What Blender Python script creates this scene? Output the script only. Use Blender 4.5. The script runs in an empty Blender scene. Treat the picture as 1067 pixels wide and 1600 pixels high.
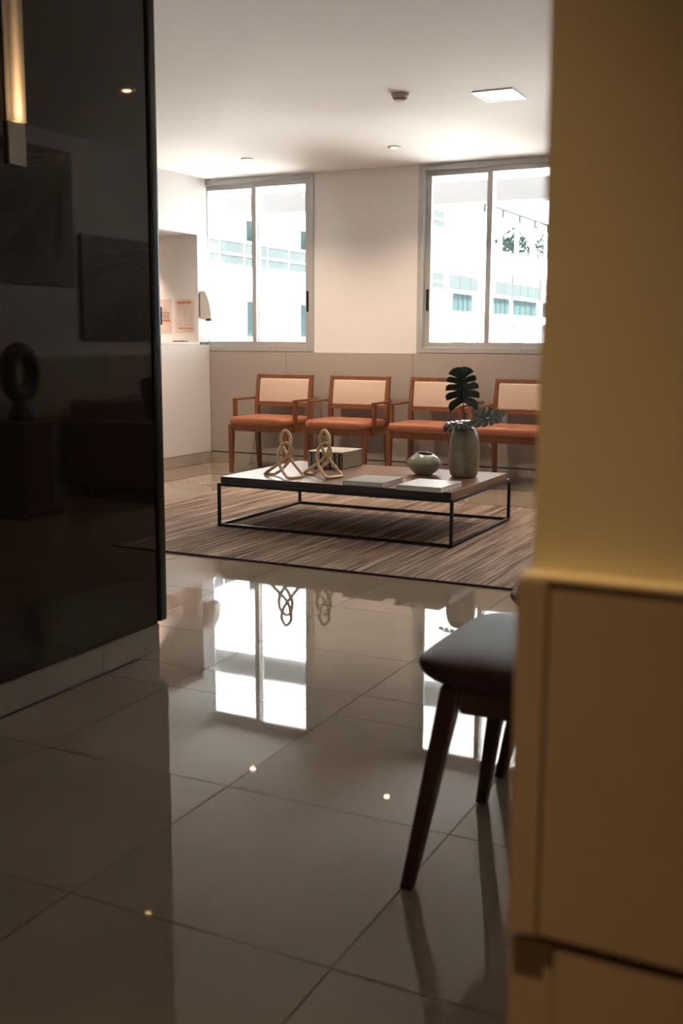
import bpy, bmesh, math, random
from mathutils import Vector, Matrix

# ------------------------------------------------------------------ camera
sc = bpy.context.scene
COL = sc.collection
F_PX, PITCH, YAW, ROLL, H = 1685.09, 0.158716, -0.459194, -0.004379, 1.125
cam = bpy.data.cameras.new('camera'); cam_o = bpy.data.objects.new('camera', cam); COL.objects.link(cam_o)
fw = Vector((math.sin(YAW)*math.cos(PITCH), math.cos(YAW)*math.cos(PITCH), -math.sin(PITCH)))
rt = Vector((math.cos(YAW), -math.sin(YAW), 0)); dn = fw.cross(rt)
c_, s_ = math.cos(ROLL), math.sin(ROLL)
r2 = c_*rt + s_*dn; d2 = -s_*rt + c_*dn
cam_o.matrix_world = Matrix(((r2.x, -d2.x, -fw.x, 0), (r2.y, -d2.y, -fw.y, 0), (r2.z, -d2.z, -fw.z, H), (0, 0, 0, 1)))
cam.sensor_fit = 'VERTICAL'; cam.sensor_height = 36.0; cam.sensor_width = 24.0
cam.lens = F_PX*36.0/1600.0
cam.clip_start = 0.02; cam.clip_end = 500
cam.dof.use_dof = True; cam.dof.focus_distance = 6.3; cam.dof.aperture_fstop = 4.2
sc.camera = cam_o

# ------------------------------------------------------------------ world, sun, exposure
vs = sc.view_settings
vs.view_transform = 'Standard'; vs.look = 'None'; vs.exposure = 0.5; vs.gamma = 1.0; vs.use_curve_mapping = False
w = bpy.data.worlds.new('overcast_sky'); sc.world = w; w.use_nodes = True
bg = w.node_tree.nodes['Background']; bg.inputs[0].default_value = (0.90, 0.96, 1.0, 1); bg.inputs[1].default_value = 7.0
sun = bpy.data.lights.new('sun', 'SUN'); sun.energy = 60.0; sun.angle = 0.05; sun.color = (1.0, 0.96, 0.9)
sun_o = bpy.data.objects.new('sun', sun); COL.objects.link(sun_o)
sun_o.rotation_euler = Vector((-0.48, -0.55, -0.90)).to_track_quat('-Z', 'Y').to_euler()
def portal(name, x0, x1):
    l = bpy.data.lights.new(name, 'AREA'); l.shape = 'RECTANGLE'; l.size = x1-x0; l.size_y = 1.48
    l.cycles.is_portal = True
    o = bpy.data.objects.new(name, l); COL.objects.link(o); o.location = ((x0+x1)/2, 8.50, 1.77)
    o.rotation_euler = Vector((0, -1, 0)).to_track_quat('-Z', 'Y').to_euler()
WINS = ((-5.61, -4.41), (-3.45, -2.25), (-1.30, -0.10))
for i, (a, b) in enumerate(WINS): portal('daylight_portal', a, b)
sc.cycles.max_bounces = 12; sc.cycles.diffuse_bounces = 6; sc.cycles.glossy_bounces = 6
sc.cycles.transparent_max_bounces = 12; sc.cycles.sample_clamp_indirect = 80.0
sc.cycles.use_denoising = True

# ------------------------------------------------------------------ helpers
WARM = (1.0, 0.77, 0.56)
class MB:
    def __init__(s): s.v = []; s.f = []
    def quad_box(s, P):
        b = len(s.v); s.v += [tuple(p) for p in P]
        for q in ((0,3,2,1),(4,5,6,7),(0,1,5,4),(1,2,6,5),(2,3,7,6),(3,0,4,7)): s.f.append(tuple(b+i for i in q))
        return s
    def box(s, x0, x1, y0, y1, z0, z1):
        return s.quad_box([(x0,y0,z0),(x1,y0,z0),(x1,y1,z0),(x0,y1,z0),(x0,y0,z1),(x1,y0,z1),(x1,y1,z1),(x0,y1,z1)])
    def bar(s, a, b, ra, rb, rb2=None, ra2=None):
        # tapered square bar from a to b (half sizes x, y at the ends)
        ra2 = ra if ra2 is None else ra2; rb2 = rb if rb2 is None else rb2
        P = [(a[0]+i*ra, a[1]+j*ra2, a[2]) for i, j in ((-1,-1),(1,-1),(1,1),(-1,1))]
        P += [(b[0]+i*rb, b[1]+j*rb2, b[2]) for i, j in ((-1,-1),(1,-1),(1,1),(-1,1))]
        return s.quad_box(P)
    def rings(s, R, closed=False, caps=True):
        b = len(s.v); n = len(R[0])
        for r in R: s.v += [tuple(p) for p in r]
        m = len(R)
        for k in range(m if closed else m-1):
            k2 = (k+1) % m
            for i in range(n):
                j = (i+1) % n
                s.f.append((b+k*n+i, b+k*n+j, b+k2*n+j, b+k2*n+i))
        if caps and not closed:
            s.f.append(tuple(b+i for i in reversed(range(n)))); s.f.append(tuple(b+(m-1)*n+i for i in range(n)))
        return s
    def tube(s, pts, r, n=10, closed=False):
        P = [Vector(p) for p in pts]; m = len(P); R = []; prev = None
        for k in range(m):
            if closed: t = P[(k+1) % m]-P[k-1]
            else: t = P[min(k+1, m-1)]-P[max(k-1, 0)]
            t.normalize()
            if prev is None:
                up = Vector((0,0,1)) if abs(t.z) < .9 else Vector((1,0,0)); u = t.cross(up).normalized()
            else: u = (prev - t*prev.dot(t)).normalized()
            prev = u; v = t.cross(u)
            rr = r[k] if isinstance(r, (list, tuple)) else r
            R.append([P[k]+u*rr*math.cos(2*math.pi*i/n)+v*rr*math.sin(2*math.pi*i/n) for i in range(n)])
        return s.rings(R, closed)
    def lathe(s, prof, n=40, c=(0,0,0)):
        R = [[(c[0]+r*math.cos(2*math.pi*i/n), c[1]+r*math.sin(2*math.pi*i/n), c[2]+z) for i in range(n)] for r, z in prof]
        return s.rings(R)
    def build(s, name, mat, parent=None, smooth=False, bevel=0, seg=2, loc=None):
        me = bpy.data.meshes.new(name); me.from_pydata(s.v, [], s.f); me.update()
        bm = bmesh.new(); bm.from_mesh(me); bmesh.ops.recalc_face_normals(bm, faces=bm.faces)
        if bevel:
            bmesh.ops.bevel(bm, geom=list(bm.edges), offset=bevel, segments=seg, profile=.6, affect='EDGES', clamp_overlap=True)
        bm.to_mesh(me); bm.free()
        if smooth:
            for p in me.polygons: p.use_smooth = True
            if smooth == 'auto':
                try: me.set_sharp_from_angle(angle=math.radians(35))
                except Exception: pass
        o = bpy.data.objects.new(name, me); COL.objects.link(o)
        if mat: me.materials.append(mat)
        if parent: o.parent = parent
        if loc: o.location = loc
        return o
def tag(o, label, cat, group=None, kind=None):
    o['label'] = label; o['category'] = cat
    if group: o['group'] = group
    if kind: o['kind'] = kind
    return o
def struct(o, label, cat): return tag(o, label, cat, None, 'structure')
def empty(name, loc=(0,0,0), rz=0):
    o = bpy.data.objects.new(name, None); COL.objects.link(o); o.location = loc; o.rotation_euler = (0,0,rz); o.empty_display_size = .1
    return o
def copy_tree(o, parent=None):
    c = o.copy(); COL.objects.link(c)
    if parent: c.parent = parent
    for ch in list(o.children): copy_tree(ch, c)
    return c
def catmull(P, k=6):
    n = len(P); out = []
    for i in range(n):
        a, b, c, d = (Vector(P[(i+j) % n]) for j in (-1, 0, 1, 2))
        for q in range(k):
            t = q/k
            out.append(.5*((2*b)+(c-a)*t+(2*a-5*b+4*c-d)*t*t+(3*b-a-3*c+d)*t**3))
    return out

# ------------------------------------------------------------------ materials
def mat(name, col, rough=.5, metal=0, spec=.5, noise=None, bump=None, coat=0, stretch=(1,1,1), sub=0):
    m = bpy.data.materials.new(name); m.use_nodes = True; nt = m.node_tree; b = nt.nodes['Principled BSDF']
    b.inputs['Base Color'].default_value = (*col, 1); b.inputs['Roughness'].default_value = rough
    b.inputs['Metallic'].default_value = metal; b.inputs['Specular IOR Level'].default_value = spec
    if coat: b.inputs['Coat Weight'].default_value = coat; b.inputs['Coat Roughness'].default_value = .08
    if noise or bump:
        tc = nt.nodes.new('ShaderNodeTexCoord'); mp = nt.nodes.new('ShaderNodeMapping'); mp.inputs['Scale'].default_value = stretch
        nt.links.new(tc.outputs['Object'], mp.inputs[0])
    if noise:
        sc_, col2, lo, hi = noise
        n = nt.nodes.new('ShaderNodeTexNoise'); n.inputs['Scale'].default_value = sc_; n.inputs['Detail'].default_value = 5
        nt.links.new(mp.outputs[0], n.inputs['Vector'])
        r = nt.nodes.new('ShaderNodeValToRGB'); r.color_ramp.elements[0].position = lo; r.color_ramp.elements[1].position = hi
        r.color_ramp.elements[0].color = (*col, 1); r.color_ramp.elements[1].color = (*col2, 1)
        nt.links.new(n.outputs['Fac'], r.inputs[0]); nt.links.new(r.outputs[0], b.inputs['Base Color'])
    if bump:
        n2 = nt.nodes.new('ShaderNodeTexNoise'); n2.inputs['Scale'].default_value = bump[0]; n2.inputs['Detail'].default_value = 3
        nt.links.new(mp.outputs[0], n2.inputs['Vector'])
        bp = nt.nodes.new('ShaderNodeBump'); bp.inputs['Strength'].default_value = bump[1]; bp.inputs['Distance'].default_value = bump[2]
        nt.links.new(n2.outputs['Fac'], bp.inputs['Height']); nt.links.new(bp.outputs[0], b.inputs['Normal'])
    return m
def emis(name, col, s):
    m = bpy.data.materials.new(name); m.use_nodes = True; b = m.node_tree.nodes['Principled BSDF']
    b.inputs['Base Color'].default_value = (*col, 1); b.inputs['Emission Color'].default_value = (*col, 1); b.inputs['Emission Strength'].default_value = s
    return m
def glass(name, tint, ior=1.5):
    m = bpy.data.materials.new(name); m.use_nodes = True; nt = m.node_tree; nt.nodes.remove(nt.nodes['Principled BSDF'])
    t = nt.nodes.new('ShaderNodeBsdfTransparent'); t.inputs[0].default_value = (*tint, 1)
    g = nt.nodes.new('ShaderNodeBsdfGlossy'); g.inputs['Roughness'].default_value = .01
    fr = nt.nodes.new('ShaderNodeFresnel'); fr.inputs['IOR'].default_value = ior
    mx = nt.nodes.new('ShaderNodeMixShader'); nt.links.new(fr.outputs[0], mx.inputs[0]); nt.links.new(t.outputs[0], mx.inputs[1]); nt.links.new(g.outputs[0], mx.inputs[2])
    nt.links.new(mx.outputs[0], nt.nodes['Material Output'].inputs[0])
    return m
M = {}
M['wall'] = mat('wall_paint', (.80,.78,.77), .6, bump=(60,.05,.002))
M['wall_cream'] = mat('cream_wall_paint', (.74,.70,.58), .6, bump=(60,.05,.002))
M['ceiling'] = mat('ceiling_paint', (.88,.87,.86), .8)
M['wainscot'] = mat('taupe_laminate', (.425,.37,.33), .45)
M['baseb'] = mat('porcelain_skirting', (.40,.36,.31), .25, noise=(4,(.46,.41,.36),.35,.7))
M['groove'] = mat('dark_groove', (.06,.05,.045), .7)
M['white_lam'] = mat('white_laminate', (.74,.73,.72), .4)
M['alu'] = mat('grey_aluminium', (.48,.47,.46), .4, .2)
M['rubber'] = mat('black_rubber', (.012,.012,.012), .4)
M['glass'] = glass('clear_glass', (.97,.985,.98))
M['tile'] = mat('polished_porcelain', (.345,.278,.212), .022, spec=.44, noise=(2.2,(.395,.322,.252),.35,.72), bump=(1.3,.012,.006))
M['grout'] = mat('grout', (.12,.10,.085), .8)
M['panel'] = mat('black_lacquered_glass', (.022,.0155,.0125), .03, spec=.55)
M['panel'].node_tree.nodes['Principled BSDF'].inputs['Specular Tint'].default_value = (1.0, .84, .74, 1)  # warm tint puts the lounge's warm light into the panel's reflections
M['panel_edge'] = mat('dark_panel_edge', (.020,.017,.016), .25)
M['wood'] = mat('brown_wood', (.175,.065,.024), .38, noise=(9,(.265,.103,.042),.3,.75), stretch=(6,6,1))
M['seat'] = mat('terracotta_leather', (.37,.132,.064), .42, bump=(180,.08,.002))
M['cream'] = mat('cream_fabric', (.68,.53,.42), .8, bump=(300,.15,.002))
M['walnut'] = mat('walnut_veneer', (.19,.098,.064), .34, noise=(5,(.30,.165,.11),.3,.72), stretch=(1,9,1))
M['edge'] = mat('dark_edge_band', (.030,.018,.014), .45)
M['black_metal'] = mat('black_steel', (.012,.012,.013), .35, .3)
M['brass'] = mat('champagne_metal', (.64,.50,.30), .36, .55, noise=(30,(.78,.64,.42),.3,.7))
M['stone'] = mat('speckled_stoneware', (.20,.185,.14), .38, noise=(28,(.31,.285,.22),.3,.72), bump=(90,.08,.002))
M['celadon'] = mat('grey_green_glaze', (.30,.30,.24), .16, noise=(20,(.36,.35,.28),.3,.7))
M['stone_in'] = mat('dark_glaze', (.03,.03,.026), .4)
M['leaf'] = mat('monstera_leaf', (.010,.030,.022), .22, noise=(20,(.016,.045,.032),.3,.7))
M['leaf2'] = mat('monstera_leaf_pale', (.028,.052,.040), .12, noise=(25,(.070,.10,.08),.3,.7))
M['stem'] = mat('leaf_stem', (.02,.03,.016), .4)
M['paper'] = mat('page_paper', (.72,.70,.66), .7)
M['book_green'] = mat('pale_green_cover', (.42,.50,.46), .35)
M['book_white'] = mat('white_cover', (.72,.73,.74), .35)
M['bone'] = mat('bone_inlay', (.62,.56,.42), .35, noise=(60,(.75,.70,.58),.3,.7))
M['ebony'] = mat('black_lacquer', (.012,.011,.010), .3)
M['stool_leather'] = mat('dark_brown_leather', (.085,.042,.032), .5, spec=.28, bump=(120,.08,.002))
M['dark_wood'] = mat('dark_stained_wood', (.085,.034,.019), .4, noise=(8,(.12,.050,.028),.3,.7), stretch=(6,6,1))
M['white_plastic'] = mat('white_plastic', (.72,.70,.66), .35)
M['pane_white'] = mat('frosted_pane', (.85,.86,.86), .5, spec=.3)
M['beige_plastic'] = mat('beige_plastic', (.46,.42,.34), .4)
M['grey_plastic'] = mat('grey_plastic', (.10,.10,.11), .4)
M['print_orange'] = mat('orange_print', (.62,.20,.06), .5)
M['print_grey'] = mat('grey_print', (.42,.35,.33), .5)
M['notice'] = mat('laminated_paper', (.72,.62,.56), .25)
M['sconce_plate'] = mat('brushed_sconce_plate', (.30,.25,.20), .45, .3)
M['trim_white'] = mat('white_trim', (.75,.74,.73), .4)
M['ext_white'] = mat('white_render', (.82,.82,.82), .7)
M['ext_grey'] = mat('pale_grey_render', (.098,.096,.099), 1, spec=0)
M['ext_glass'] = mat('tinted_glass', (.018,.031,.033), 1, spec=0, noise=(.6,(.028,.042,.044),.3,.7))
M['ext_pale'] = mat('pale_glass', (.032,.040,.042), 1, spec=0, noise=(.8,(.040,.047,.048),.3,.7))
M['ext_line'] = mat('grey_steel', (.024,.027,.029), 1, spec=0)
M['ground'] = mat('paving', (.55,.54,.52), .9)
M['foliage'] = mat('tree_leaves', (.020,.030,.028), 1, spec=0)
M['bark'] = mat('bark', (.10,.07,.05), .9)
M['leather'] = mat('brown_sofa_leather', (.12,.06,.035), .35, bump=(30,.2,.01))
M['lamp_glow'] = emis('warm_lamp', (1.0,.62,.30), 60.0)

# rug material: ribs along Y, each rib its own tone, flecked along its length
def rug_mat():
    m = bpy.data.materials.new('striped_weave'); m.use_nodes = True; nt = m.node_tree; b = nt.nodes['Principled BSDF']
    b.inputs['Roughness'].default_value = .85; b.inputs['Specular IOR Level'].default_value = .2
    tc = nt.nodes.new('ShaderNodeTexCoord')
    def nz(scale, vec):
        mp = nt.nodes.new('ShaderNodeMapping'); mp.inputs['Scale'].default_value = vec; nt.links.new(tc.outputs['Object'], mp.inputs[0])
        n = nt.nodes.new('ShaderNodeTexNoise'); n.inputs['Scale'].default_value = scale; n.inputs['Detail'].default_value = 3; n.inputs['Roughness'].default_value = .65
        nt.links.new(mp.outputs[0], n.inputs['Vector']); return n
    a = nz(150, (1, .008, 1)); c = nz(45, (1, .03, 1))
    mx = nt.nodes.new('ShaderNodeMix'); mx.data_type = 'FLOAT'; mx.inputs[0].default_value = .3
    nt.links.new(a.outputs['Fac'], mx.inputs[2]); nt.links.new(c.outputs['Fac'], mx.inputs[3])
    r = nt.nodes.new('ShaderNodeValToRGB'); e = r.color_ramp.elements
    e[0].position = .38; e[0].color = (.10,.062,.047,1); e[1].position = .62; e[1].color = (.66,.53,.45,1)
    q = e.new(.5); q.color = (.36,.265,.215,1)
    nt.links.new(mx.outputs[0], r.inputs[0]); nt.links.new(r.outputs[0], b.inputs['Base Color'])
    return m
M['rug'] = rug_mat()
M['rug_edge'] = mat('rug_binding', (.035,.018,.012), .8)

# diffuser of the wall lamp: frosted acrylic lit from inside
def frosted():
    m = bpy.data.materials.new('frosted_acrylic'); m.use_nodes = True; nt = m.node_tree; nt.nodes.remove(nt.nodes['Principled BSDF'])
    t = nt.nodes.new('ShaderNodeBsdfTranslucent'); t.inputs[0].default_value = (.9,.85,.78,1)
    d = nt.nodes.new('ShaderNodeBsdfDiffuse'); d.inputs[0].default_value = (.30,.27,.23,1)
    mx = nt.nodes.new('ShaderNodeMixShader'); mx.inputs[0].default_value = .35
    nt.links.new(t.outputs[0], mx.inputs[1]); nt.links.new(d.outputs[0], mx.inputs[2]); nt.links.new(mx.outputs[0], nt.nodes['Material Output'].inputs[0])
    return m
M['frosted'] = frosted()

# ------------------------------------------------------------------ the setting
WY = 8.367; CZ = 2.52; XL = -7.0; XR = .65; YF = -2.5; PX = -2.27
T0X, T0Y, TS = -.81, 1.605, .6
floor = struct(MB().box(XL-.2, XR+.2, YF-.2, 8.55, -.12, -.0025).build('floor', M['grout']), 'glossy beige porcelain tile floor', 'floor')
# porcelain tiles, each its own piece, cut at the walls
def clip(x0, x1, y0, y1, R): return max(x0, R[0]), min(x1, R[1]), max(y0, R[2]), min(y1, R[3])
tile_mesh = {}
def tile(x0, x1, y0, y1):
    g = .0016; wx = round(x1-x0-2*g, 3); wy = round(y1-y0-2*g, 3)
    if wx < .02 or wy < .02: return
    if (wx, wy) not in tile_mesh:
        o = MB().box(-wx/2, wx/2, -wy/2, wy/2, -.006, 0).build('tile', M['tile'], floor); tile_mesh[(wx, wy)] = o.data
    else:
        o = bpy.data.objects.new('tile', tile_mesh[(wx, wy)]); COL.objects.link(o); o.parent = floor
    o.location = ((x0+x1)/2, (y0+y1)/2, 0)
regions = [(-2.275, XR, YF, 3.005), (XL, XR, 3.005, WY)]
for i in range(-12, 4):
    for j in range(-8, 13):
        x0 = T0X+i*TS; y0 = T0Y+j*TS
        for k, R in enumerate(regions):
            a, b, c, d = clip(x0, x0+TS, y0, y0+TS, R)
            if b-a > .03 and d-c > .03:
                if k == 0 and d > 3.0 : d = min(d, 3.005)
                tile(a, b, c, d)
struct(MB().box(XL-.2, XR+.2, YF-.2, 8.55, CZ, CZ+.15).build('ceiling', M['ceiling']), 'plain white ceiling over the lounge and hall', 'ceiling')

# window wall
wb = MB()
xs = [XL-.2] + [v for p in WINS for v in p] + [XR+.2]
wb.box(XL-.2, XR+.2, WY, 8.55, -.0, 1.02); wb.box(XL-.2, XR+.2, WY, 8.55, 2.51, CZ)
for k in range(0, len(xs), 2): wb.box(xs[k], xs[k+1], WY, 8.55, 1.02, 2.51)
wall_back = struct(wb.build('wall_back', M['wall']), 'white painted window wall behind the row of chairs', 'wall')
# wainscot boards of the window wall with open joints
edges = [-5.475, -4.68, -3.477, -2.275, -1.07, .13, XR]
for a, b in zip(edges[:-1], edges[1:]):
    MB().box(a+.0015, b-.0015, WY-.012, WY, .108, 1.012).build('wainscot_panel', M['wainscot'], wall_back, bevel=.001, seg=1)
MB().box(-5.475, XR, WY-.004, WY, .096, .110).build('shadow_gap', M['groove'], wall_back)
bb = empty('baseboard_back', (0, WY, 0)); struct(bb, 'low taupe skirting under the window wall', 'baseboard')
x = -5.475
while x < XR-.05:
    x2 = min(x+.6, XR)
    MB().box(x+.001, x2-.001, -.010, 0, 0, .097).build('skirting_tile', M['baseb'], bb, bevel=.001, seg=1); x = x2

# windows
def window(n, x0, x1, mirror, label):
    r = empty('window_%d' % n, (0, 0, 0)); struct(r, label, 'window')
    fy0, fy1, t = WY-.012, WY+.11, .045; z0, z1 = 1.018, 2.512
    f = MB()
    MB().box(x0, x0+t, fy0, fy1, z0, z1).build('frame_jamb', M['alu'], r, bevel=.003)
    MB().box(x1-t, x1, fy0, fy1, z0, z1).build('frame_jamb', M['alu'], r, bevel=.003)
    MB().box(x0+t, x1-t, fy0, fy1, z1-.040, z1).build('frame_head', M['alu'], r, bevel=.003)
    MB().box(x0+t, x1-t, fy0, fy1, z0, z0+.045).build('frame_sill', M['alu'], r, bevel=.003)
    MB().box(x0+t, x1-t, fy0+.05, fy0+.056, z0+.045, z0+.055).build('track', M['alu'], r)
    xm = (x0+x1)/2; b = .042
    for side, sy in ((0, fy0+.068), (1, fy0+.018)):
        a0, a1 = (x0+t, xm+.022) if side == 0 else (xm-.022, x1-t)
        s0, s1 = z0+.045, z1-.040
        sm = MB(); d = .032
        sm.box(a0, a0+b, sy, sy+d, s0, s1); sm.box(a1-b, a1, sy, sy+d, s0, s1)
        sm.box(a0+b, a1-b, sy, sy+d, s0, s0+b); sm.box(a0+b, a1-b, sy, sy+d, s1-b, s1)
        so = sm.build('sash', M['alu'], r)
        MB().box(a0+b-.004, a1-b+.004, sy+.012, sy+.017, s0+b-.004, s1-b+.004).build('pane', M['glass'], so)
        if (side == 1) != mirror:
            hx = (a1-b/2) if side == 1 else (a0+b/2)
            MB().box(hx-.011, hx+.011, sy-.006, sy+.002, 1.36, 1.535).build('handle', M['rubber'], so, bevel=.009, seg=3)
    return r
window(1, *WINS[0], False, 'aluminium sliding window beside the pier with the soap dispenser')
window(2, *WINS[1], True, 'aluminium sliding window above the chair behind the monstera leaves')
window(3, *WINS[2], False, 'added aluminium sliding window, unseen beyond the cream partition, for more daylight')  # unseen third window, added to let in more daylight

# other walls
struct(MB().box(XL-.2, XL, YF-.2, WY, 0, CZ).build('wall_left', M['wall']), 'white wall at the far side of the reception', 'wall')
wr = struct(MB().box(XR, XR+.2, YF-.2, WY, 0, CZ).build('wall_right', M['wall']), 'white wall with artworks above the leather sofa', 'wall')
for k in range(8): MB().box(XR-.012, XR, 1.0+k*.92+.0015, 1.0+(k+1)*.92-.0015 if k < 7 else WY-.013, .108, 1.0).build('wainscot_panel', M['wainscot'], wr, bevel=.001, seg=1)
struct(MB().box(-2.45, XR, YF-.2, YF, 0, CZ).build('wall_front', M['dark_wood']), 'unseen wall at the end of the hall, darkened to bounce less light', 'wall')  # dark colour keeps this unseen wall from bouncing light onto the foreground
struct(MB().box(XL, -2.45, 2.86, 3.0, 0, CZ).build('wall_near', M['wall']), 'white wall behind the black lacquered panel', 'wall')

# black lacquered panel wall on the left
pw = struct(MB().box(-2.45, -2.29, YF, 3.10, .10, CZ).build('wall_hall', M['panel_edge']), 'black glossy lacquered panel wall beside the hall', 'wall')
MB().box(-2.29, PX, -.6, 3.098, .107, CZ-.002).build('lacquered_panel', M['panel'], pw, bevel=.002, seg=2)
MB().box(-2.29, PX, YF, -.604, .107, CZ-.002).build('lacquered_panel', M['panel'], pw, bevel=.002, seg=2)
MB().box(-2.47, -2.262, 3.106, 3.152, .112, CZ-.002).build('end_cap', M['panel_edge'], pw, bevel=.014, seg=3)
MB().box(-2.290, -2.264, 3.150, 3.159, 1.172, 1.235).build('latch_plate', M['panel_edge'], pw, bevel=.004, seg=3)
bh = empty('baseboard_left', (0, 0, 0)); struct(bh, 'beige porcelain skirting under the black panel', 'baseboard')
y = YF
ys = [YF, -1.995, -1.395, -.795, -.195, .405, 1.005, 1.605, 2.207, 2.809, 3.132]
for a, b in zip(ys[:-1], ys[1:]):
    MB().box(-2.45, -2.288, a+.001, b-.001, 0, .099).build('skirting_tile', M['baseb'], bh, bevel=.001, seg=1)

# cream partition in the foreground right
pp = struct(MB().box(-.236, XR, .822, .972, 0, CZ).build('wall_partition', M['wall_cream']), 'cream partition wall with a ledge in the near right foreground', 'wall')
MB().box(-.2415, -.217, .797, .822, .646, .942).build('corner_strip', M['wainscot'], pp, bevel=.0015, seg=2)
MB().box(-.216, XR, .800, .822, .646, .942).build('wainscot_panel', M['wainscot'], pp, bevel=.0015, seg=2)
MB().box(-.2405, XR, .798, .822, .9422, .945).build('ledge', M['wall_cream'], pp)
MB().box(-.242, -.204, .808, .822, 0, .637).build('corner_strip', M['wainscot'], pp, bevel=.0015, seg=2)
MB().box(-.203, XR, .803, .822, 0, .638).build('lower_panel', M['wainscot'], pp, bevel=.003, seg=2)

# reception: half-height counter, soffit, pier
rc = empty('reception_counter', (-5.475, 5.9, 0)); tag(rc, 'white half-height reception counter left of the chairs', 'counter')
def rcp(name, m, *b, bevel=.002): return MB().box(b[0]+5.475, b[1]+5.475, b[2]-5.9, b[3]-5.9, b[4], b[5]).build(name, m, rc, bevel=bevel)
rcp('front_panel', M['white_lam'], -5.62, -5.475, 3.45, WY-.013, .104, 1.072)
rcp('countertop', M['white_lam'], -5.98, -5.473, 3.45, 8.198, 1.073, 1.095)
rcp('plinth', M['baseb'], -5.62, -5.478, 3.45, WY-.013, 0, .100)
struct(MB().box(XL, -5.496, 3.45, WY, 2.032, CZ).build('ceiling_soffit', M['white_lam']), 'boxed white soffit above the reception counter', 'soffit')
struct(MB().box(XL, -5.490, 8.2, WY, 1.0955, 2.032).build('wall_pier', M['wall']), 'white pier carrying the printed notices beside the window', 'wall')
struct(MB().box(XL, -5.63, 8.2, WY, 0, 1.07).build('wall_pier_lower', M['wall']), 'white wall below the pier behind the counter', 'wall')

# ------------------------------------------------------------------ armchairs
def make_chair():
    t = empty('armchair', (0, 0, 0))
    wd = M['wood']
    for s in (-1, 1):
        MB().bar((s*.262, -.238, 0), (s*.262, -.230, .41), .015, .022).build('front_leg', wd, t, bevel=.003)
        R = []
        for z, yy, hx, hy in ((0,.243,.014,.015),(.12,.222,.016,.018),(.26,.207,.018,.021),(.40,.198,.019,.023),(.56,.202,.018,.02),(.70,.218,.016,.018),(.822,.238,.014,.016)):
            cx = s*(.262 + (.006 if z == 0 else 0))
            R.append([(cx-hx, yy-hy, z), (cx+hx, yy-hy, z), (cx+hx, yy+hy, z), (cx-hx, yy+hy, z)])
        MB().rings(R).build('rear_leg', wd, t, bevel=.003)
        MB().box(s*.293-.012, s*.293+.012, -.140, -.096, .355, .606).build('arm_post', wd, t, bevel=.003)
        MB().box(s*.293-.014, s*.293+.014, -.142, .205, .606, .625).build('armrest', wd, t, bevel=.004)
        MB().box(s*.262-.010, s*.262+.017, -.208, .18, .355, .418).build('side_rail', wd, t, bevel=.002)
    MB().box(-.240, .240, -.250, -.222, .357, .418).build('front_rail', wd, t, bevel=.002)
    MB().box(-.243, .243, .184, .208, .357, .418).build('back_rail', wd, t, bevel=.002)
    def curved(z0, z1, y0, y1, d, n=10, hw=.248, bow=.012):
        R = []
        for i in range(n+1):
            u = -1+2*i/n; o = bow*(1-u*u)
            R.append([(u*hw, y0+o-d, z0), (u*hw, y0+o+d, z0), (u*hw, y1+o+d, z1), (u*hw, y1+o-d, z1)])
        return MB().rings(R)
    curved(.790, .820, .233, .238, .012).build('top_rail', wd, t, bevel=.002)
    curved(.548, .576, .200, .203, .012).build('lower_rail', wd, t, bevel=.002)
    pad = curved(.580, .787, .204, .232, .016, hw=.243).build('back_pad', M['cream'], t, smooth=True, bevel=.011, seg=3)
    # seat cushion: rounded slab with a crowned top
    n = 18; m = 14; b = MB(); R = []
    prof = ((.0, -.012), (.0, .0), (.55, .016), (.85, .030), (.98, .044), (1.0, .05), (.97, .06), (.86, .066), (.6, .069), (.0, .070))
    hx, hy, cy = .286, .228, -.042
    out = []
    for k in range(40):
        a = 2*math.pi*k/40; cx, sy = math.cos(a), math.sin(a); p = 9
        r = (abs(cx)**p+abs(sy)**p)**(-1/p); out.append((cx*r, sy*r))
    for s, z in ((.93,.0),(.985,.006),(1,.020),(1,.036),(.985,.050),(.95,.060),(.88,.065),(.7,.069),(.35,.072),(.02,.073)):
        R.append([(x*hx*s if s > .9 else x*(hx-.02)*s/.95, cy+(yy*hy*s if s > .9 else yy*(hy-.02)*s/.95), .412+z) for x, yy in out])
    MB().rings(R).build('seat_cushion', M['seat'], t, smooth=True)
    return t
chair = make_chair()
CH = [(-4.635, 'terracotta armchair nearest the white reception counter, leftmost of the row'),
      (-3.912, 'terracotta armchair below the bare wall between the two windows'),
      (-3.172, 'terracotta armchair partly behind the upright monstera leaf and grey vase'),
      (-2.448, 'terracotta armchair cut off by the cream partition at the right end of the row')]
for i, (x, lab) in enumerate(CH):
    o = chair if i == 0 else copy_tree(chair)
    o.location = (x, 8.022, 0); tag(o, lab, 'armchair', 'armchairs along the window wall')

# ------------------------------------------------------------------ rug
rg = empty('rug', (-2.60, 5.82, 0)); tag(rg, 'brown striped woven rug under the coffee table', 'rug')
rx0, rx1, ry0, ry1 = -1.77, 1.75, -1.185, 1.19
b = MB(); random.seed(4); n = 300; pit = (rx1-rx0)/n
top = []
for i in range(n):
    xa = rx0+i*pit; h = .0085+random.random()*.0022
    top += [(xa+.0008, .0070), (xa+pit*.3, h), (xa+pit*.7, h), (xa+pit-.0008, .0070)]
vv = [(x, ry0+.012, z) for x, z in top] + [(x, ry1-.012, z) for x, z in top]; L = len(top)
b.v = vv + [(rx0, ry0+.012, .0005), (rx1, ry0+.012, .0005), (rx1, ry1-.012, .0005), (rx0, ry1-.012, .0005)]
b.f = [(i, i+1, L+i+1, L+i) for i in range(L-1)] + [(2*L, 2*L+1, 2*L+2, 2*L+3)]
b.build('weave', M['rug'], rg)
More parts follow.
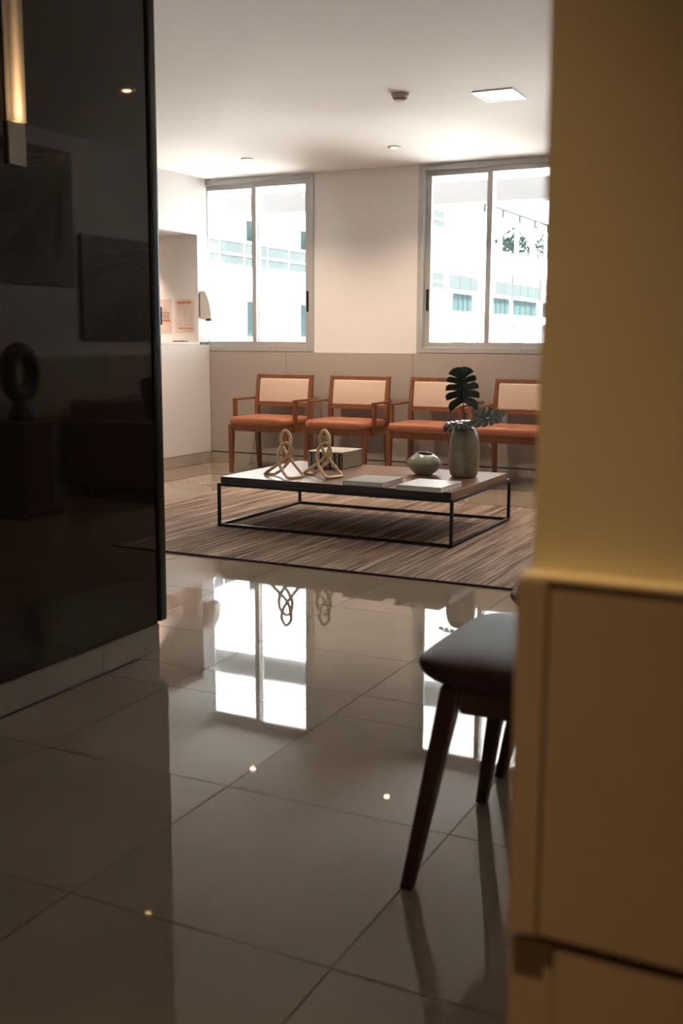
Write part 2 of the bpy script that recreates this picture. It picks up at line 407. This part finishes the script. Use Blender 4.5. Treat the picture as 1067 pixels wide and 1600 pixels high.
MB().box(rx0, rx1, ry0, ry0+.012, .0005, .0095).build('binding', M['rug_edge'], rg, bevel=.002)
MB().box(rx0, rx1, ry1-.012, ry1, .0005, .0095).build('binding', M['rug_edge'], rg, bevel=.002)

# ------------------------------------------------------------------ coffee table
RZ = .0112
ct = empty('coffee_table', (-2.757, 5.925, RZ)); tag(ct, 'low walnut coffee table on a thin black steel frame', 'table')
X0, X1, Y0, Y1, ZT = -.750, .750, -.515, .515, .312-RZ
zr = .273-RZ; t = .017
for sx in (X0, X1-t):
    for sy in (Y0, Y1-t): MB().box(sx, sx+t, sy, sy+t, 0, zr).build('leg', M['black_metal'], ct, bevel=.001, seg=1)
for z in (0.0, zr-t):
    for sy in (Y0, Y1-t): MB().box(X0+t, X1-t, sy, sy+t, z, z+t).build('rail', M['black_metal'], ct, bevel=.001, seg=1)
    for sx in (X0, X1-t): MB().box(sx, sx+t, Y0+t, Y1-t, z, z+t).build('rail', M['black_metal'], ct, bevel=.001, seg=1)
MB().box(X0+.020, X1-.014, Y0+.012, Y1-.045, zr+.0005, ZT).build('tabletop', M['walnut'], ct, bevel=.0015, seg=1)
MB().box(X0+.020, X1-.014, Y0+.0100, Y0+.0118, zr+.001, ZT-.001).build('edge_band', M['edge'], ct)

# ------------------------------------------------------------------ things on the table
KN = [(0.027,0.005,0.281),(0.003,0.005,0.253),(-0.002,0.005,0.223),(0.007,0.015,0.177),(0.035,0.02,0.132),(0.075,0.035,0.075),(0.121,0.05,0.014),(0.122,0.022,0.0),(0.099,-0.065,0.0),(0.044,-0.055,0.043),(0.011,-0.045,0.098),(0.005,-0.035,0.157),(0.028,-0.025,0.199),(0.054,-0.02,0.208),(0.066,0.0,0.188),(0.064,0.02,0.155),(0.051,0.035,0.122),(0.021,0.045,0.083),(-0.03,0.055,0.036),(-0.076,0.06,0.010),(-0.130,0.045,0.0),(-0.121,0.03,0.015),(-0.067,0.015,0.049),(0.0,-0.005,0.09),(0.048,-0.015,0.127),(0.07,-0.02,0.17),(0.074,-0.012,0.212),(0.061,0.0,0.253)]
def knot(loc, label):
    P = catmull(KN, 6); P = [Vector((p.x, p.y, max(p.z+.0002, .0098))) for p in P]
    o = MB().tube(P, .0094, 10, True).build('knot_sculpture', M['brass'], smooth=True)
    o.location = loc; tag(o, label, 'sculpture', 'knot sculptures on the coffee table'); return o
knot((-3.15, 5.555, .3122), 'gold knot sculpture nearest the left corner of the coffee table')
knot((-2.950, 5.668, .3122), 'gold knot sculpture standing in front of the patterned box')

bx = empty('inlaid_box', (-3.113, 6.205, .3122)); tag(bx, 'black box inlaid with bone strips behind the gold sculpture', 'box')
hw, hd, hh = .123, .148, .108
MB().box(-hw, hw, -hd, hd, 0, hh-.004).build('body', M['ebony'], bx, bevel=.001, seg=1)
MB().box(-hw-.001, hw+.001, -hd-.001, hd+.001, hh-.004, hh+.002).build('lid', M['bone'], bx, bevel=.001, seg=1)
st = MB(); rows = 5; hr = (hh-.008)/rows
for face in range(4):
    W = hw if face % 2 == 0 else hd; nC = 22 if face % 2 == 0 else 26
    for r in range(rows):
        for k in range(nC):
            if face == 0 and (k*7+r*3) % 3 == 2: continue
            u0 = -W+.002+(k+(.25 if r % 2 else 0))*(2*W-.006)/nC; u1 = u0+(2*W-.006)/nC*.52
            za = .002+r*hr+.001+(.008 if k % 2 else 0); zb = za+hr*.8
            zb = min(zb, hh-.005); e = .0012
            if face == 0: st.box(u0, u1, -hd-e, -hd+.001, za, zb)
            elif face == 2: st.box(u0, u1, hd-.001, hd+e, za, zb)
            elif face == 1: st.box(hw-.001, hw+e, u0, u1, za, zb)
            else: st.box(-hw-e, -hw+.001, u0, u1, za, zb)
o = st.build('inlay', M['bone'], bx); o['kind'] = 'stuff'

def book(loc, w, d, h, m, rz, label):
    r = empty('book', loc, rz); tag(r, label, 'book', 'books on the coffee table')
    MB().box(-w/2, w/2, -d/2, d/2, h-.0028, h).build('cover', m, r, bevel=.0008, seg=1)
    MB().box(-w/2, w/2, -d/2, d/2, 0, .0028).build('cover', m, r, bevel=.0008, seg=1)
    MB().box(-w/2, -w/2+.003, -d/2, d/2, .0028, h-.0028).build('spine', m, r)
    MB().box(-w/2+.003, w/2-.004, -d/2+.004, d/2-.004, .0028, h-.0028).build('page_block', M['paper'], r)
book((-2.552, 5.575, .3122), .245, .30, .026, M['book_green'], .02, 'thin book with a pale green cover beside the gold sculptures')
book((-2.195, 5.545, .3122), .265, .31, .027, M['book_white'], -.02, 'thin book with a white cover at the front corner of the table')

bo = empty('round_bowl_vase', (-2.447, 6.085, .3122)); tag(bo, 'squat grey-green glazed vase with a narrow slanted mouth', 'vase')
def bowl_prof(prof, n=48, slant=.008):
    R = []
    for r, z, k in prof:
        R.append([((r*math.cos(2*math.pi*i/n))+k*.004, r*math.sin(2*math.pi*i/n)*(1-.25*k), z+k*slant*math.cos(2*math.pi*i/n-2.35)) for i in range(n)])
    return MB().rings(R)
bowl_prof([(.001,0,0),(.046,0,0),(.052,.003,0),(.078,.024,0),(.098,.048,0),(.109,.068,0),(.108,.080,0),(.097,.096,.1),(.077,.113,.4),(.058,.125,.8),(.050,.130,1),(.046,.129,1),(.047,.122,.9),(.070,.105,.3),(.095,.08,0),(.09,.05,0),(.05,.015,0),(.001,.012,0)]).build('body', M['celadon'], bo, smooth=True)
va = empty('tall_vase', (-2.192, 6.085, .3122)); tag(va, 'tall speckled grey stoneware vase holding monstera leaves', 'vase')
pr = [(.001,0),(.058,0),(.070,.004),(.079,.014),(.085,.035),(.090,.075),(.0925,.12),(.0925,.165),(.090,.205),(.085,.24),(.077,.268),(.066,.288),(.058,.296),(.053,.299),(.049,.297),(.049,.285),(.072,.25),(.083,.18),(.083,.08),(.06,.02),(.001,.015)]
MB().lathe(pr, 48).build('body', M['stone'], va, smooth=True)

# monstera leaves: lobed blades on long stems
def leaf_blade(Lh, Wd, nl, droop, fold, seed, skew=0):
    random.seed(seed); b = MB(); S = 7
    def wid(t): return Wd*(1-t**2.4)**.62*(.72+.28*min(1, t/.3))
    def P(side, t, s):
        w = wid(min(.985, max(.02, t)))
        fwd = Lh*(s**1.3)*(-.34+.62*t**.7)*(min(1, (1-t)/.32) if t > .5 else 1)
        x = side*w*s; y = t*Lh+fwd; z = fold*abs(x) - droop*(s**2)*.9*Lh*.5 - droop*(t-.3)**2*Lh*1.2 + .004*math.sin(9*t+side)
        return (x+skew*y*y, y, z)
    for side in (-1, 1):
        for k in range(nl):
            tl = (.01, .19, .36, .52, .67, .985); t0, t1 = tl[k], tl[k+1]
            base = len(b.v); grid = []
            for i in range(S+1):
                s = i/S; g = 0 if s < .36 else min(1, (s-.36)/.25)*.15*(t1-t0)*(1.0 if k != nl-1 else .45)
                tip = max(0, (s-.75)/.25)**2*.26*(t1-t0)*(0 if k == nl-1 else 1)
                ta, tb = t0+g*.9+tip*.2, t1-g*.5-tip
                row = []
                for q in range(4):
                    tt = ta+(tb-ta)*q/3; row.append(len(b.v)); b.v.append(P(side, tt, s))
                grid.append(row)
            for i in range(S):
                for q in range(3):
                    f = (grid[i][q], grid[i+1][q], grid[i+1][q+1], grid[i][q+1]); b.f.append(f if side > 0 else f[::-1])
    return b
def leaf(tip_m, base, direction, normal, Lh, Wd, nl, droop, fold, seed, m, label, stem_pts, skew=0):
    r = empty('monstera_leaf', base); tag(r, label, 'leaf', 'monstera leaves in the tall vase')
    d = Vector(direction).normalized(); nrm = Vector(normal); nrm = (nrm-d*nrm.dot(d)).normalized(); xx = d.cross(nrm)
    o = leaf_blade(Lh, Wd, nl, droop, fold, seed, skew).build('blade', m, r, smooth=True)
    rot = Matrix((xx, d, nrm)).transposed().to_4x4(); o.matrix_local = rot
    sm = o.modifiers.new('thickness', 'SOLIDIFY'); sm.thickness = .0014
    B = Vector(base); MB().tube([Vector(p)-B for p in stem_pts], .0032, 8).build('stem', M['stem'], r, smooth=True)
    mr = MB(); pts = []
    MB().tube([rot @ Vector((skew*(tt*Lh)**2, tt*Lh, -.0012-droop*(tt-.3)**2*Lh*1.2)) for tt in (0,.15,.3,.45,.6,.75,.9)], [.0028,.0026,.0024,.002,.0016,.0012,.0008], 6).build('midrib', M['stem'], r, smooth=True)
    return r
v0 = Vector((-2.192, 6.085, .60))
leaf(None, (-2.207, 6.09, .755), (-.10, .02, 1), (.25, -1, .1), .215, .106, 5, .004, .12, 2, M['leaf'], 'dark upright monstera leaf standing tallest in the vase',
     [(-2.20, 6.12, .36), (-2.195, 6.095, .60), (-2.197, 6.09, .68), (-2.207, 6.09, .757)])
leaf(None, (-2.130, 6.08, .668), (1, -.10, .12), (.0, -.70, .75), .19, .085, 5, .10, .15, 5, M['leaf2'], 'glossy monstera leaf reaching out to the right of the vase',
     [(-2.21, 6.05, .37), (-2.175, 6.08, .60), (-2.155, 6.08, .65), (-2.128, 6.08, .669)])
leaf(None, (-2.150, 6.030, .640), (-1, -.35, -.02), (-.15, -.45, .9), .155, .080, 5, .30, .10, 9, M['leaf2'], 'pale monstera leaf drooping over the left rim of the vase',
     [(-2.18, 6.11, .38), (-2.178, 6.085, .60), (-2.165, 6.06, .638), (-2.148, 6.031, .641)])

# ------------------------------------------------------------------ stools
def make_stool():
    t = empty('stool', (0, 0, 0))
    out = []
    for k in range(48):
        a = 2*math.pi*k/48; cx, sy = math.cos(a), math.sin(a); p = 6
        r = (abs(cx)**p+abs(sy)**p)**(-1/p); out.append((cx*r, sy*r))
    R = []
    for s, z in ((.80,.425),(.90,.440),(.965,.455),(.995,.467),(1,.474),(.992,.481),(.965,.487),(.90,.492),(.75,.497),(.5,.500),(.2,.501),(.01,.501)):
        R.append([(x*.248*s, y*.248*s, z) for x, y in out])
    MB().rings(R).build('seat', M['stool_leather'], t, smooth=True)
    for sx in (-1, 1):
        for sy in (-1, 1):
            MB().bar((sx*.236, sy*.236, 0), (sx*.165, sy*.180, .432), .0135, .021).build('leg', M['dark_wood'], t, bevel=.004)
    for s in (-1, 1):
        MB().box(-.148, .148, s*.176-.011, s*.176+.011, .375, .434).build('apron', M['dark_wood'], t, bevel=.002)
        MB().box(s*.162-.011, s*.162+.011, -.160, .160, .375, .434).build('apron', M['dark_wood'], t, bevel=.002)
    return t
stool = make_stool(); stool.location = (-.566, 2.176, 0)
tag(stool, 'dark brown leather stool on splayed legs nearest the camera', 'stool', 'stools by the partition')
s2 = copy_tree(stool); s2.location = (-.574, 2.818, 0)
tag(s2, 'dark brown leather stool almost hidden behind the nearer stool', 'stool', 'stools by the partition')

# ------------------------------------------------------------------ lamps and ceiling fittings
def downlight(x, y, z, label, power, cone, group, col=WARM):
    r = empty('downlight', (x, y, z)); tag(r, label, 'downlight', group)
    MB().lathe([(.021,-.0005),(.050,-.0005),(.050,-.006),(.044,-.009),(.030,-.009),(.021,-.005)], 28).build('trim_ring', M['trim_white'], r, smooth=True)
    MB().lathe([(.001,-.0008),(.020,-.0008),(.020,-.008),(.015,-.011),(.001,-.012)], 24).build('lamp_face', M['lamp_glow'], r)
    l = bpy.data.lights.new('downlight_beam', 'SPOT'); l.energy = power; l.color = col; l.spot_size = math.radians(cone); l.spot_blend = 1.0; l.shadow_soft_size = .02
    o = bpy.data.objects.new('downlight_beam', l); COL.objects.link(o); o.parent = r; o.location = (0, 0, -.022)
    return r
downlight(-4.565, 7.54, CZ, 'small warm downlight in the ceiling before the left window', 78, 125, 'warm ceiling downlights')
downlight(-3.310, 7.54, CZ, 'small warm downlight in the ceiling before the wall between windows', 78, 125, 'warm ceiling downlights')
downlight(-.594, 5.21, CZ, 'small warm downlight mirrored in the black lacquered panel', 25, 100, 'warm ceiling downlights')
downlight(-.80, 7.54, CZ, 'added warm downlight, unseen beyond the cream partition, brightening the lounge', 78, 125, 'warm ceiling downlights')  # unseen downlight added to warm and brighten the lounge
downlight(-6.10, 8.06, 2.032, 'small warm downlight under the reception soffit', 60, 80, 'warm ceiling downlights', (1,.72,.55))
downlight(-.42, .34, CZ, 'small warm downlight above the cream partition', 74, 56, 'warm ceiling downlights', (1,.585,.215))
sconces = []
def sconce(y, label):
    r = empty('wall_sconce', (PX, y, 1.615)); tag(r, label, 'wall lamp')
    MB().box(.0005, .010, -.035, .035, 0, .118).build('back_plate', M['sconce_plate'], r, bevel=.002)
    MB().box(.0010, .019, -.033, .033, .119, .72).build('diffuser', M['frosted'], r, bevel=.004, seg=3)
    MB().box(.0005, .010, -.035, .035, .721, .84).build('back_plate', M['sconce_plate'], r, bevel=.002)
    for k in range(34):
        l = bpy.data.lights.new('sconce_led', 'AREA'); l.shape = 'RECTANGLE'; l.size = .058; l.size_y = .017
        l.energy = .020*math.exp(-k*.017/.11); l.color = (1, .62, .30)
        o = bpy.data.objects.new('sconce_led', l); COL.objects.link(o); o.parent = r; o.location = (.003, 0, .134+k*.017)
        o.rotation_euler = Vector((1, 0, 0)).to_track_quat('-Z', 'Z').to_euler()
    return r
sconce(2.468, 'tall glowing wall lamp on the black lacquered panel')

sd = empty('smoke_detector', (-2.585, 5.965, CZ)); tag(sd, 'round beige smoke detector on the ceiling', 'smoke detector')
MB().lathe([(.001,-.0005),(.052,-.0005),(.052,-.012),(.049,-.014),(.001,-.014)], 32).build('base_plate', M['beige_plastic'], sd, smooth='auto')
MB().lathe([(.001,-.0142),(.047,-.0142),(.044,-.030),(.001,-.030)], 32).build('body', M['beige_plastic'], sd, smooth='auto')
MB().lathe([(.001,-.0302),(.038,-.0302),(.036,-.036),(.001,-.036)], 32).build('vent_ring', M['grey_plastic'], sd, smooth='auto')
MB().lathe([(.001,-.0362),(.037,-.0362),(.030,-.044),(.001,-.046)], 32).build('cap', M['white_plastic'], sd, smooth='auto')
cl = empty('ceiling_light', (-2.08, 6.235, CZ)); tag(cl, 'square recessed ceiling light with a frosted pane', 'ceiling light')
f = MB(); a, bq = .120, .140
for q in ((-a, a, -bq, -bq+.016), (-a, a, bq-.016, bq), (-a, -a+.016, -bq+.016, bq-.016), (a-.016, a, -bq+.016, bq-.016)): f.box(q[0], q[1], q[2], q[3], -.007, -.0005)
f.build('frame', M['trim_white'], cl)
MB().box(-a+.0165, a-.0165, -bq+.0165, bq-.0165, -.005, -.001).build('diffuser', M['pane_white'], cl)

# ------------------------------------------------------------------ reception details
ds = empty('soap_dispenser', (-5.4895, 8.262, 1.30)); tag(ds, 'beige wall soap dispenser on the pier beside the window', 'dispenser')
P2 = [(.012,.0),(.055,-.006),(.118,.008),(.126,.03),(.116,.115),(.096,.185),(.072,.232),(.055,.243),(.012,.243)]
b = MB(); R = [[(x, y, z) for x, z in P2] for y in (-.052, .052)]
b.rings(R).build('cover', M['white_plastic'], ds, bevel=.007, seg=3)
b = MB(); R = [[(x, y, z) for x, z in ((.0005,.02),(.014,.002),(.014,.24),(.0005,.222))] for y in (-.05, .05)]
b.rings(R).build('back_plate', M['grey_plastic'], ds, bevel=.002)
MB().box(.055, .112, -.03, .03, -.018, -.002).build('nozzle', M['grey_plastic'], ds, bevel=.003)
def notice(x0, x1, z0, z1, label, rowsets):
    r = empty('notice', (x0, 8.1995, z0)); tag(r, label, 'notice', 'printed notices on the pier')
    W, Hh = x1-x0, z1-z0
    MB().box(0, W, -.0012, 0, 0, Hh).build('sheet', M['notice'], r)
    for (u0, u1, v0, v1, mm) in rowsets:
        MB().box(u0*W, u1*W, -.0017, -.0012, v0*Hh, v1*Hh).build('printed_bar', M[mm], r)
rs = [(.12,.85,.86,.93,'print_orange'), (.15,.80,.80,.81,'print_grey'), (.15,.92,.115,.15,'print_orange'), (.45,.9,.06,.07,'print_grey')]
for k in range(8):
    for c in range(3):
        if (k*3+c) % 7 == 5: continue
        rs.append((.16+c*.27, .16+c*.27+.17, .72-k*.07, .735-k*.07, 'print_grey'))
notice(-5.735, -5.53, 1.178, 1.475, 'tall printed notice with orange bars beside the soap dispenser', rs)
notice(-6.02, -5.775, 1.178, 1.475, 'printed notice with a broad orange block partly hidden by the black panel',
       [(.1,.78,.69,.71,'print_grey'), (.1,.78,.64,.66,'print_grey'), (.1,.92,.575,.615,'print_orange'), (.1,.90,.42,.55,'print_grey'), (.1,.93,.33,.40,'print_orange'), (.8,.92,.23,.24,'print_grey')])
ty = empty('pen_tray', (-5.62, 8.10, 1.0952)); tag(ty, 'small dark tray lying on the reception counter', 'tray')
MB().box(-.06, .06, -.03, .03, 0, .004).build('base', M['grey_plastic'], ty)
for q in ((-.06,.06,-.03,-.027),(-.06,.06,.027,.03),(-.06,-.057,-.027,.027),(.057,.06,-.027,.027)): MB().box(*q, .004, .012).build('rim', M['grey_plastic'], ty)

# ------------------------------------------------------------------ right side of the lounge (seen mirrored in the black panel)
def art(y0, y1, z0, z1, seed, label):
    r = empty('artwork', (XR-.001, (y0+y1)/2, z0)); tag(r, label, 'artwork')
    Wd, Hh = y1-y0, z1-z0; random.seed(seed)
    MB().box(-.03, 0, -Wd/2, Wd/2, 0, Hh).build('canvas', mat('art_ground', (.16,.15,.14), .6, noise=(5,(.30,.27,.25),.35,.7)), r, bevel=.002)
    cy, cz = (Wd*.42, Hh*.98)
    for k in range(13):
        a = math.radians(186+k*6.6+random.random()*2); L = min(.95*Wd/max(.2, abs(math.cos(a))), .96*Hh/max(.05, abs(math.sin(a))))
        L *= .80; e = Vector((-.031, cy, cz)); q = e+Vector((0, math.cos(a)*L, math.sin(a)*L)); mid = (e+q)/2+Vector((0, -.03, -.02))
        if abs(q.y) > Wd/2-.01 or q.z < .01: continue
        MB().tube([e, (e+mid)/2, mid, (mid+q)/2, q], .0035, 5).build('brush_stroke', M['bone'], r)
art(6.24, 7.34, 1.11, 1.86, 3, 'canvas of pale radiating strokes above the leather sofa')
art(5.34, 6.16, 1.48, 2.40, 8, 'tall dark canvas beside the canvas of radiating strokes')
so = empty('sofa', (.20, 6.95, 0)); tag(so, 'brown leather sofa along the right wall of the lounge', 'sofa')
MB().box(-.45, .42, -.90, .90, .10, .28).build('base', M['leather'], so, bevel=.02)
MB().box(.20, .42, -.90, .90, .28, .70).build('backrest', M['leather'], so, bevel=.05, seg=4)
for s in (-1, 1):
    MB().box(-.46, .42, s*.90-.09, s*.90+.09, .10, .56).build('armrest', M['leather'], so, bevel=.04, seg=4)
    MB().box(-.46, .20, s*.405-.40, s*.405+.40, .28, .44).build('seat_cushion', M['leather'], so, bevel=.04, seg=4)
for sx in (-.40, .36):
    for sy in (-.82, .82): MB().bar((sx, sy, 0), (sx, sy, .10), .018, .025).build('foot', M['dark_wood'], so)
cu = MB().box(-.07, .07, -.24, .24, 0, .42).build('cushion', M['stool_leather'], bevel=.06, seg=4, smooth=True)
cu.location = (.06, 6.55, .445); cu.rotation_euler = (0, math.radians(14), 0); tag(cu, 'dark cushion leaning on the sofa backrest', 'cushion')
sp = empty('pedestal', (.30, 5.22, 0)); tag(sp, 'dark wooden pedestal beside the leather sofa', 'pedestal')
MB().box(-.17, .17, -.17, .17, 0, .03).build('foot_plate', M['dark_wood'], sp, bevel=.003)
MB().box(-.13, .13, -.13, .13, .03, .58).build('column', M['dark_wood'], sp, bevel=.003)
MB().box(-.17, .17, -.17, .17, .58, .61).build('top_plate', M['dark_wood'], sp, bevel=.003)
rgm = empty('ring_sculpture', (.30, 5.22, .6105)); tag(rgm, 'dark ring sculpture standing on the pedestal', 'sculpture')
MB().tube([(0, .135*math.cos(a)*.8, .30+.135*math.sin(a)) for a in [2*math.pi*k/32 for k in range(32)]], .055, 12, True).build('ring', M['stone_in'], rgm, smooth=True)
MB().lathe([(.001,0),(.085,0),(.075,.04),(.05,.10),(.045,.14),(.001,.15)], 24).build('base', M['stone_in'], rgm, smooth=True)

# ------------------------------------------------------------------ outside
struct(MB().box(-80, 60, 8.6, 160, -4.3, -4.0).build('ground', M['ground']), 'pale paved ground outside the windows', 'ground')
ev = empty('eaves', (-3, 9.4, 2.8)); struct(ev, 'white concrete eaves and beam outside the windows', 'eaves')
MB().box(-6.5, 6.0, -.85, .80, -.02, .15).build('slab', M['ext_white'], ev)
MB().box(-6.5, 6.0, -.85, .80, -2.95, -2.82).build('bounce_floor', M['ext_white'], ev)  # unseen white floor added to bounce sunlight up onto the room's ceiling
for a in range(5):
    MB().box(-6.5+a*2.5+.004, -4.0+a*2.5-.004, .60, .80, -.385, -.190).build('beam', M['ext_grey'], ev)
    MB().box(-6.5+a*2.5, -4.0+a*2.5, .62, .80, -.188, -.021).build('upstand', M['ext_white'], ev)
FX = -20.0
bA = empty('apartment_block', (FX, 38, -4)); tag(bA, 'tall white apartment block with glass balconies outside the left window', 'building')
def pa(name, m, x0, x1, y0, y1, z0, z1, par=bA): 
    o = par.location; return MB().box(x0-o.x, x1-o.x, y0-o.y, y1-o.y, z0-o.z, z1-o.z).build(name, m, par)
pa('wall', M['ext_white'], FX-8, FX-.9, 20, 52.3, -4, 15)
for z in (-.10, 2.9, 5.9, 8.9):
    pa('balcony_slab', M['ext_white'], FX-.9, FX, 20, 52.3, z, z+.72)
    if 1 < z < 7:
        k = 0; yy = 20.1
        while yy < 52:
            pa('balustrade_pane', M['ext_pale'], FX-.06, FX-.03, yy+.03, yy+1.52, z+.72, z+1.50); yy += 1.6
        pa('handrail', M['ext_white'], FX-.09, FX, 20, 52.3, z+1.50, z+1.57)
        pa('midrail', M['ext_white'], FX-.022, FX, 20, 52.3, z+1.05, z+1.10)
for yy in (26.2, 30.3, 34.4, 38.5, 42.6, 46.7):
    for z0, z1 in ((1.2, 2.48), (3.65, 5.35), (6.65, 8.35)):
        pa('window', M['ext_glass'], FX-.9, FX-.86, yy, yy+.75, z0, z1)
bB = empty('low_white_building', (FX, 64, -4)); tag(bB, 'lower white building with teal windows outside the right window', 'building')
pa('wall', M['ext_white'], FX-8, FX-.3, 52.6, 80, -4, 6.0, bB)
pa('parapet', M['ext_white'], FX-.3, FX+.05, 52.6, 80, 5.0, 6.15, bB)
pa('floor_band', M['ext_white'], FX-.3, FX+.05, 52.6, 80, 2.15, 2.55, bB)
pa('floor_band', M['ext_white'], FX-.3, FX+.05, 52.6, 80, -1.0, .9, bB)
for y0, y1 in ((54.0, 57.0), (60.2, 63.6), (64.5, 69.4), (71, 75)):
    wn = pa('window', M['ext_glass'], FX-.3, FX-.24, y0, y1, 2.62, 3.55, bB)
    n = 4
    for k in range(1, n): 
        o = MB().box(-.24, -.20, y0+(y1-y0)*k/n-.04-64, y0+(y1-y0)*k/n+.04-64, 6.62, 7.55).build('glazing_bar', M['ext_pale'], wn)
    pa('shade_panel', M['ext_grey'], FX-.3, FX-.22, y0, y0+2.1, .95, 2.1, bB)  # grey sheet paints in the shadowed wall face below the window
for y0, y1 in ((52.7, 57.1), (60.1, 69.4), (71, 76)):
    yy = y0
    while yy < y1-.5:
        pa('balustrade_pane', M['ext_pale'], FX-.02, FX+.02, yy+.03, min(yy+1.6, y1)-.03, 3.7, 4.45, bB); yy += 1.6
for yy in (58, 64.0, 70): pa('downpipe', M['ext_grey'], FX-.3, FX-.18, yy, yy+.14, -4, 5.0, bB)
cnp = empty('roof_canopy', (FX, 64, 6.15)); tag(cnp, 'thin roof canopy on brackets above the lower white building', 'canopy')
def pc(name, m, x0, x1, y0, y1, z0, z1): return MB().box(x0-FX, x1-FX, y0-64, y1-64, z0-6.15, z1-6.15).build(name, m, cnp)
pc('canopy_rail', M['ext_line'], FX-.1, FX, 56, 80, 8.45, 8.56)
for yy in (58, 61.2, 64.4, 67.6, 70.8, 74, 79): pc('bracket', M['ext_line'], FX-.1, FX, yy, yy+.25, 8.05, 8.45); pc('post', M['ext_white'], FX-.3, FX-.1, yy+.08, yy+.18, 6.15, 8.5)
def tree(x, y, zb, h, rad, seed, label):
    r = empty('tree', (x, y, zb)); tag(r, label, 'tree', 'trees behind the lower building'); random.seed(seed)
    MB().tube([(0,0,0),(.15,0,h*.3),(.05,.1,h*.6),(.2,0,h*.85)], [.3,.24,.18,.08], 8).build('trunk', M['bark'], r, smooth=True)
    b = MB()
    for k in range(900):
        u = Vector((random.gauss(0,1), random.gauss(0,1), random.gauss(0,.7))).normalized()*rad*random.random()**.4
        c = Vector((0,0,h*.85))+u; a = Vector((random.gauss(0,1), random.gauss(0,1), random.gauss(0,1))).normalized(); e = a.orthogonal().normalized(); q = a.cross(e); s = .12+.10*random.random()
        i = len(b.v); b.v += [tuple(c+e*s), tuple(c+q*s*.5), tuple(c-e*s), tuple(c-q*s*.5)]; b.f.append((i, i+1, i+2, i+3))
    o = b.build('crown', M['foliage'], r); o['kind'] = 'stuff'
tree(-29.0, 91, -4, 15.5, 1.5, 1, 'leafy tree peeking over the parapet in the right window')
tree(-29.0, 101, -4, 16.0, 2.3, 2, 'leafy tree at the edge of the cream partition in the right window')
